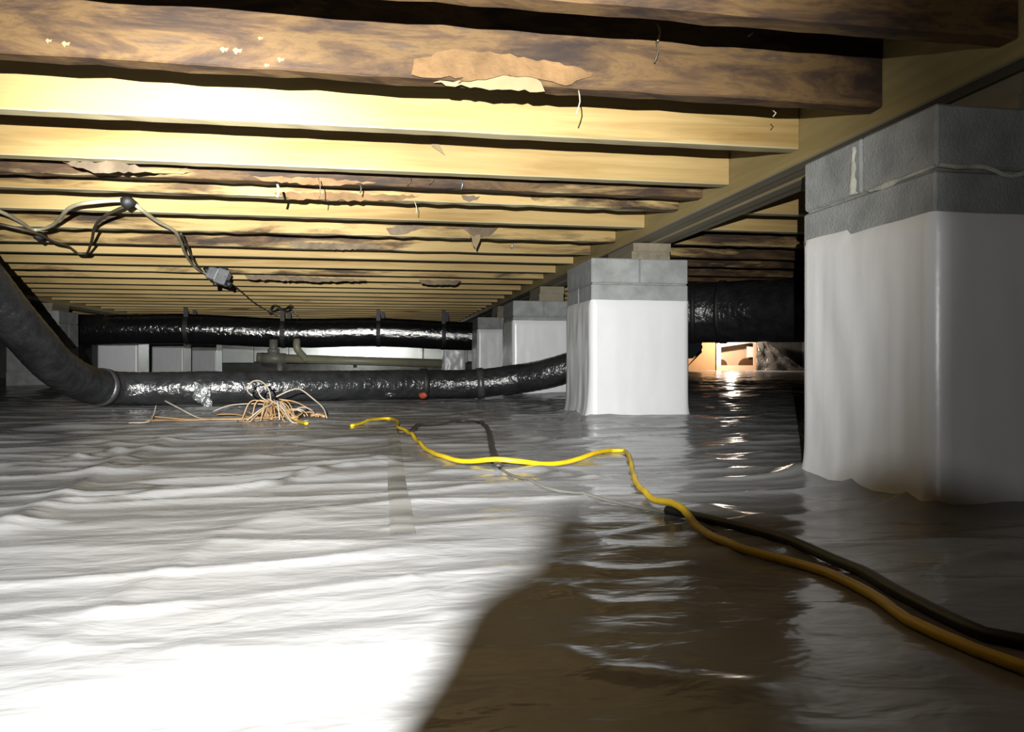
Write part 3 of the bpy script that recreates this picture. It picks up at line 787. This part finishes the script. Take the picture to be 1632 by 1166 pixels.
P_(cord('cord_section', [(1062, 815), (1079, 818), (1130, 831), (1197, 847), (1276, 871), (1355, 906), (1420, 942), (1473, 969), (1572, 1013), (1640, 1025), (1720, 1040)], 0.0066, 'blackcord', None, cat=None), pc)

# ------------------------------------------------------------------ access opening at the far right
AY = YF + 0.02
def ap(u, v, y):                              # point of the opening's plane y
    t = (u - CU) / F; D = y / (ca - t * sa); return Vector((D * (t * ca + sa), y, CAMZ + (CV - v) / F * D))
def prism(name, pix, y, th, mat, parent=None):
    bm = bmesh.new(); f = [bm.verts.new(ap(u, v, y)) for u, v in pix]; b_ = [bm.verts.new(v.co + Vector((0, th, 0))) for v in f]
    ff = bm.faces.new(f); fb = bm.faces.new(b_[::-1])
    for i in range(len(f)):
        j = (i + 1) % len(f); bm.faces.new((f[j], f[i], b_[i], b_[j]))
    bmesh.ops.triangulate(bm, faces=[ff, fb])
    o = obj(name, bm, mat)
    if parent: P_(o, parent)
    return o
tag(prism('peach_board', [(1088, 592), (1088, 571), (1104, 571), (1108, 568), (1112, 566), (1116, 563), (1119, 561), (1118, 557), (1120, 553), (1118, 548), (1122, 543), (1140, 543), (1140, 592)], AY, 0.04, M['peach']),
    'tan peach board with a torn corner beside the white framed opening', 'board')
af = thing('access_frame', 'white frame with two dark round ports in the lit far opening', 'frame', ap(1174, 590, AY))
prism('frame_post', [(1142, 548), (1149, 548), (1149, 592), (1142, 592)], AY - 0.02, 0.09, M['whitepaint'], af)
prism('top_rail', [(1142, 547), (1198, 540), (1205, 544), (1205, 548), (1197, 546), (1149, 553), (1142, 553)], AY - 0.03, 0.07, M['whitepaint'], af)
prism('frame_post', [(1202, 544), (1206, 545), (1206, 592), (1202, 592)], AY - 0.02, 0.05, M['peach_light'], af)
prism('white_block', [(1192, 552), (1204, 553), (1204, 569), (1192, 569)], AY + 0.06, 0.06, M['whitepaint'], af)
prism('bottom_rail', [(1142, 582), (1205, 582), (1205, 592), (1142, 592)], AY - 0.03, 0.08, M['peach_light'], af)
prism('back_board', [(1146, 545), (1206, 541), (1206, 594), (1146, 594)], AY + 0.25, 0.03, M['peach_light'], af)
for (u, v, r) in ((1150, 582, 0.125), (1192, 583, 0.165)):
    c = ap(u, v, AY + 0.13); P_(cylo('round_port', c, c + Vector((0, 0.1, 0)), r, M['brownpipe'], None, 28), af)
# crumpled plastic at the right side of the opening
V = []; Fc = []
for j in range(15):
    for i in range(21):
        s, t = i / 20, j / 14
        u = 1206 + s * (14 + 70 * (1 - t) ** 1.1) ; v = 592 - t * 50
        p = ap(u, v, AY - 0.35 - 0.25 * s); p.y += 0.10 * float(perlin(s * 4, t * 4, 71)) ; V.append(p)
for j in range(14):
    for i in range(20):
        q = j * 21 + i; Fc.append((q, q + 1, q + 22, q + 21))
ps = pdata('plastic_sheet', V, Fc, M['greyplastic']); sm = ps.modifiers.new('thick', 'SOLIDIFY'); sm.thickness = 0.012
tag(ps, 'crumpled grey plastic sheet draped at the right of the lit opening', 'sheet')

# unseen lamps added behind the ducts to brighten the far wall and opening
def add_fill_lamp(loc, energy, color, label):
    t = thing('fill_lamp', label, 'lamp', loc)
    cylo('socket', (0, 0, 0.03), (0, 0, 0.11), 0.022, M['strap'], t, 14)
    bm = bmesh.new(); bmesh.ops.create_uvsphere(bm, u_segments=16, v_segments=10, radius=0.03); obj('bulb', bm, M['bulb'], t, True)
    cylo('hanger_wire', (0, 0, 0.11), (0, 0, ZT - loc[2]), 0.003, M['strap'], t, 6)
    lamp('bulb_light', 'POINT', (0, 0, -0.04), energy, color, shadow_soft_size=0.035).parent = t
add_fill_lamp((-0.4, JY[-2] + 0.15, CAMZ + 0.56), 170, (0.95, 1.0, 0.98), 'added unseen fill lamp behind the far hung duct')
add_fill_lamp((6.75, JY[-2] + 0.12, CAMZ + 0.56), 185, (1.0, 0.82, 0.66), 'added unseen fill lamp before the far right opening')

# ------------------------------------------------------------------ unseen shadow caster added behind the camera, outlined from the floor shadow
BD = -0.11
blocker = thing('shadow_blocker', 'unseen black shadow caster added behind the camera', 'blocker', cw(0.42, BD - 0.02, 0.0), rz=-YAW)
def sh(u, v):                                 # where the ray from the flash to a floor point crosses the shadow caster's front
    p = fp(u, v); L = p.x * ca - p.y * sa; D = p.x * sa + p.y * ca; t = (BD - FL_D) / (D - FL_D)
    return FL_L + (L - FL_L) * t, FL_Z * (1 - t)
edge = [sh(*q) for q in ((628, 1166), (690, 1075), (748, 960), (790, 925), (838, 902), (862, 870), (868, 835), (885, 812), (940, 800), (1100, 797), (1290, 798))]
sil = [(edge[0][0] - 0.004, 0.0), (edge[0][0] - 0.003, 0.15)] + edge + [(0.0004, 0.2987), (0.0057, 0.2977), (0.0127, 0.2948), (0.05, 0.292), (0.92, 0.292), (0.92, 0.0)]
bm = bmesh.new()
fr = [bm.verts.new((a - 0.42, 0.02, b)) for a, b in sil]; bk = [bm.verts.new((a - 0.42 + (0.004 if a < 0.3 else 0), -0.02, b)) for a, b in sil]
bm.faces.new(fr); bm.faces.new(bk[::-1])
for i in range(len(sil)):
    j = (i + 1) % len(sil); bm.faces.new((fr[j], fr[i], bk[i], bk[j]))
obj('blocker_body', bm, M['canvas'], blocker)
tube('handle', [(-0.10, -0.022, 0.19), (-0.09, -0.028, 0.10), (0, -0.03, 0.07), (0.09, -0.028, 0.10), (0.10, -0.022, 0.19)], 0.008, M['strap'], blocker, 8)
boxo('pocket', (-0.3, -0.034, 0.03), (-0.14, -0.02, 0.16), M['canvas'], blocker, 0.004)
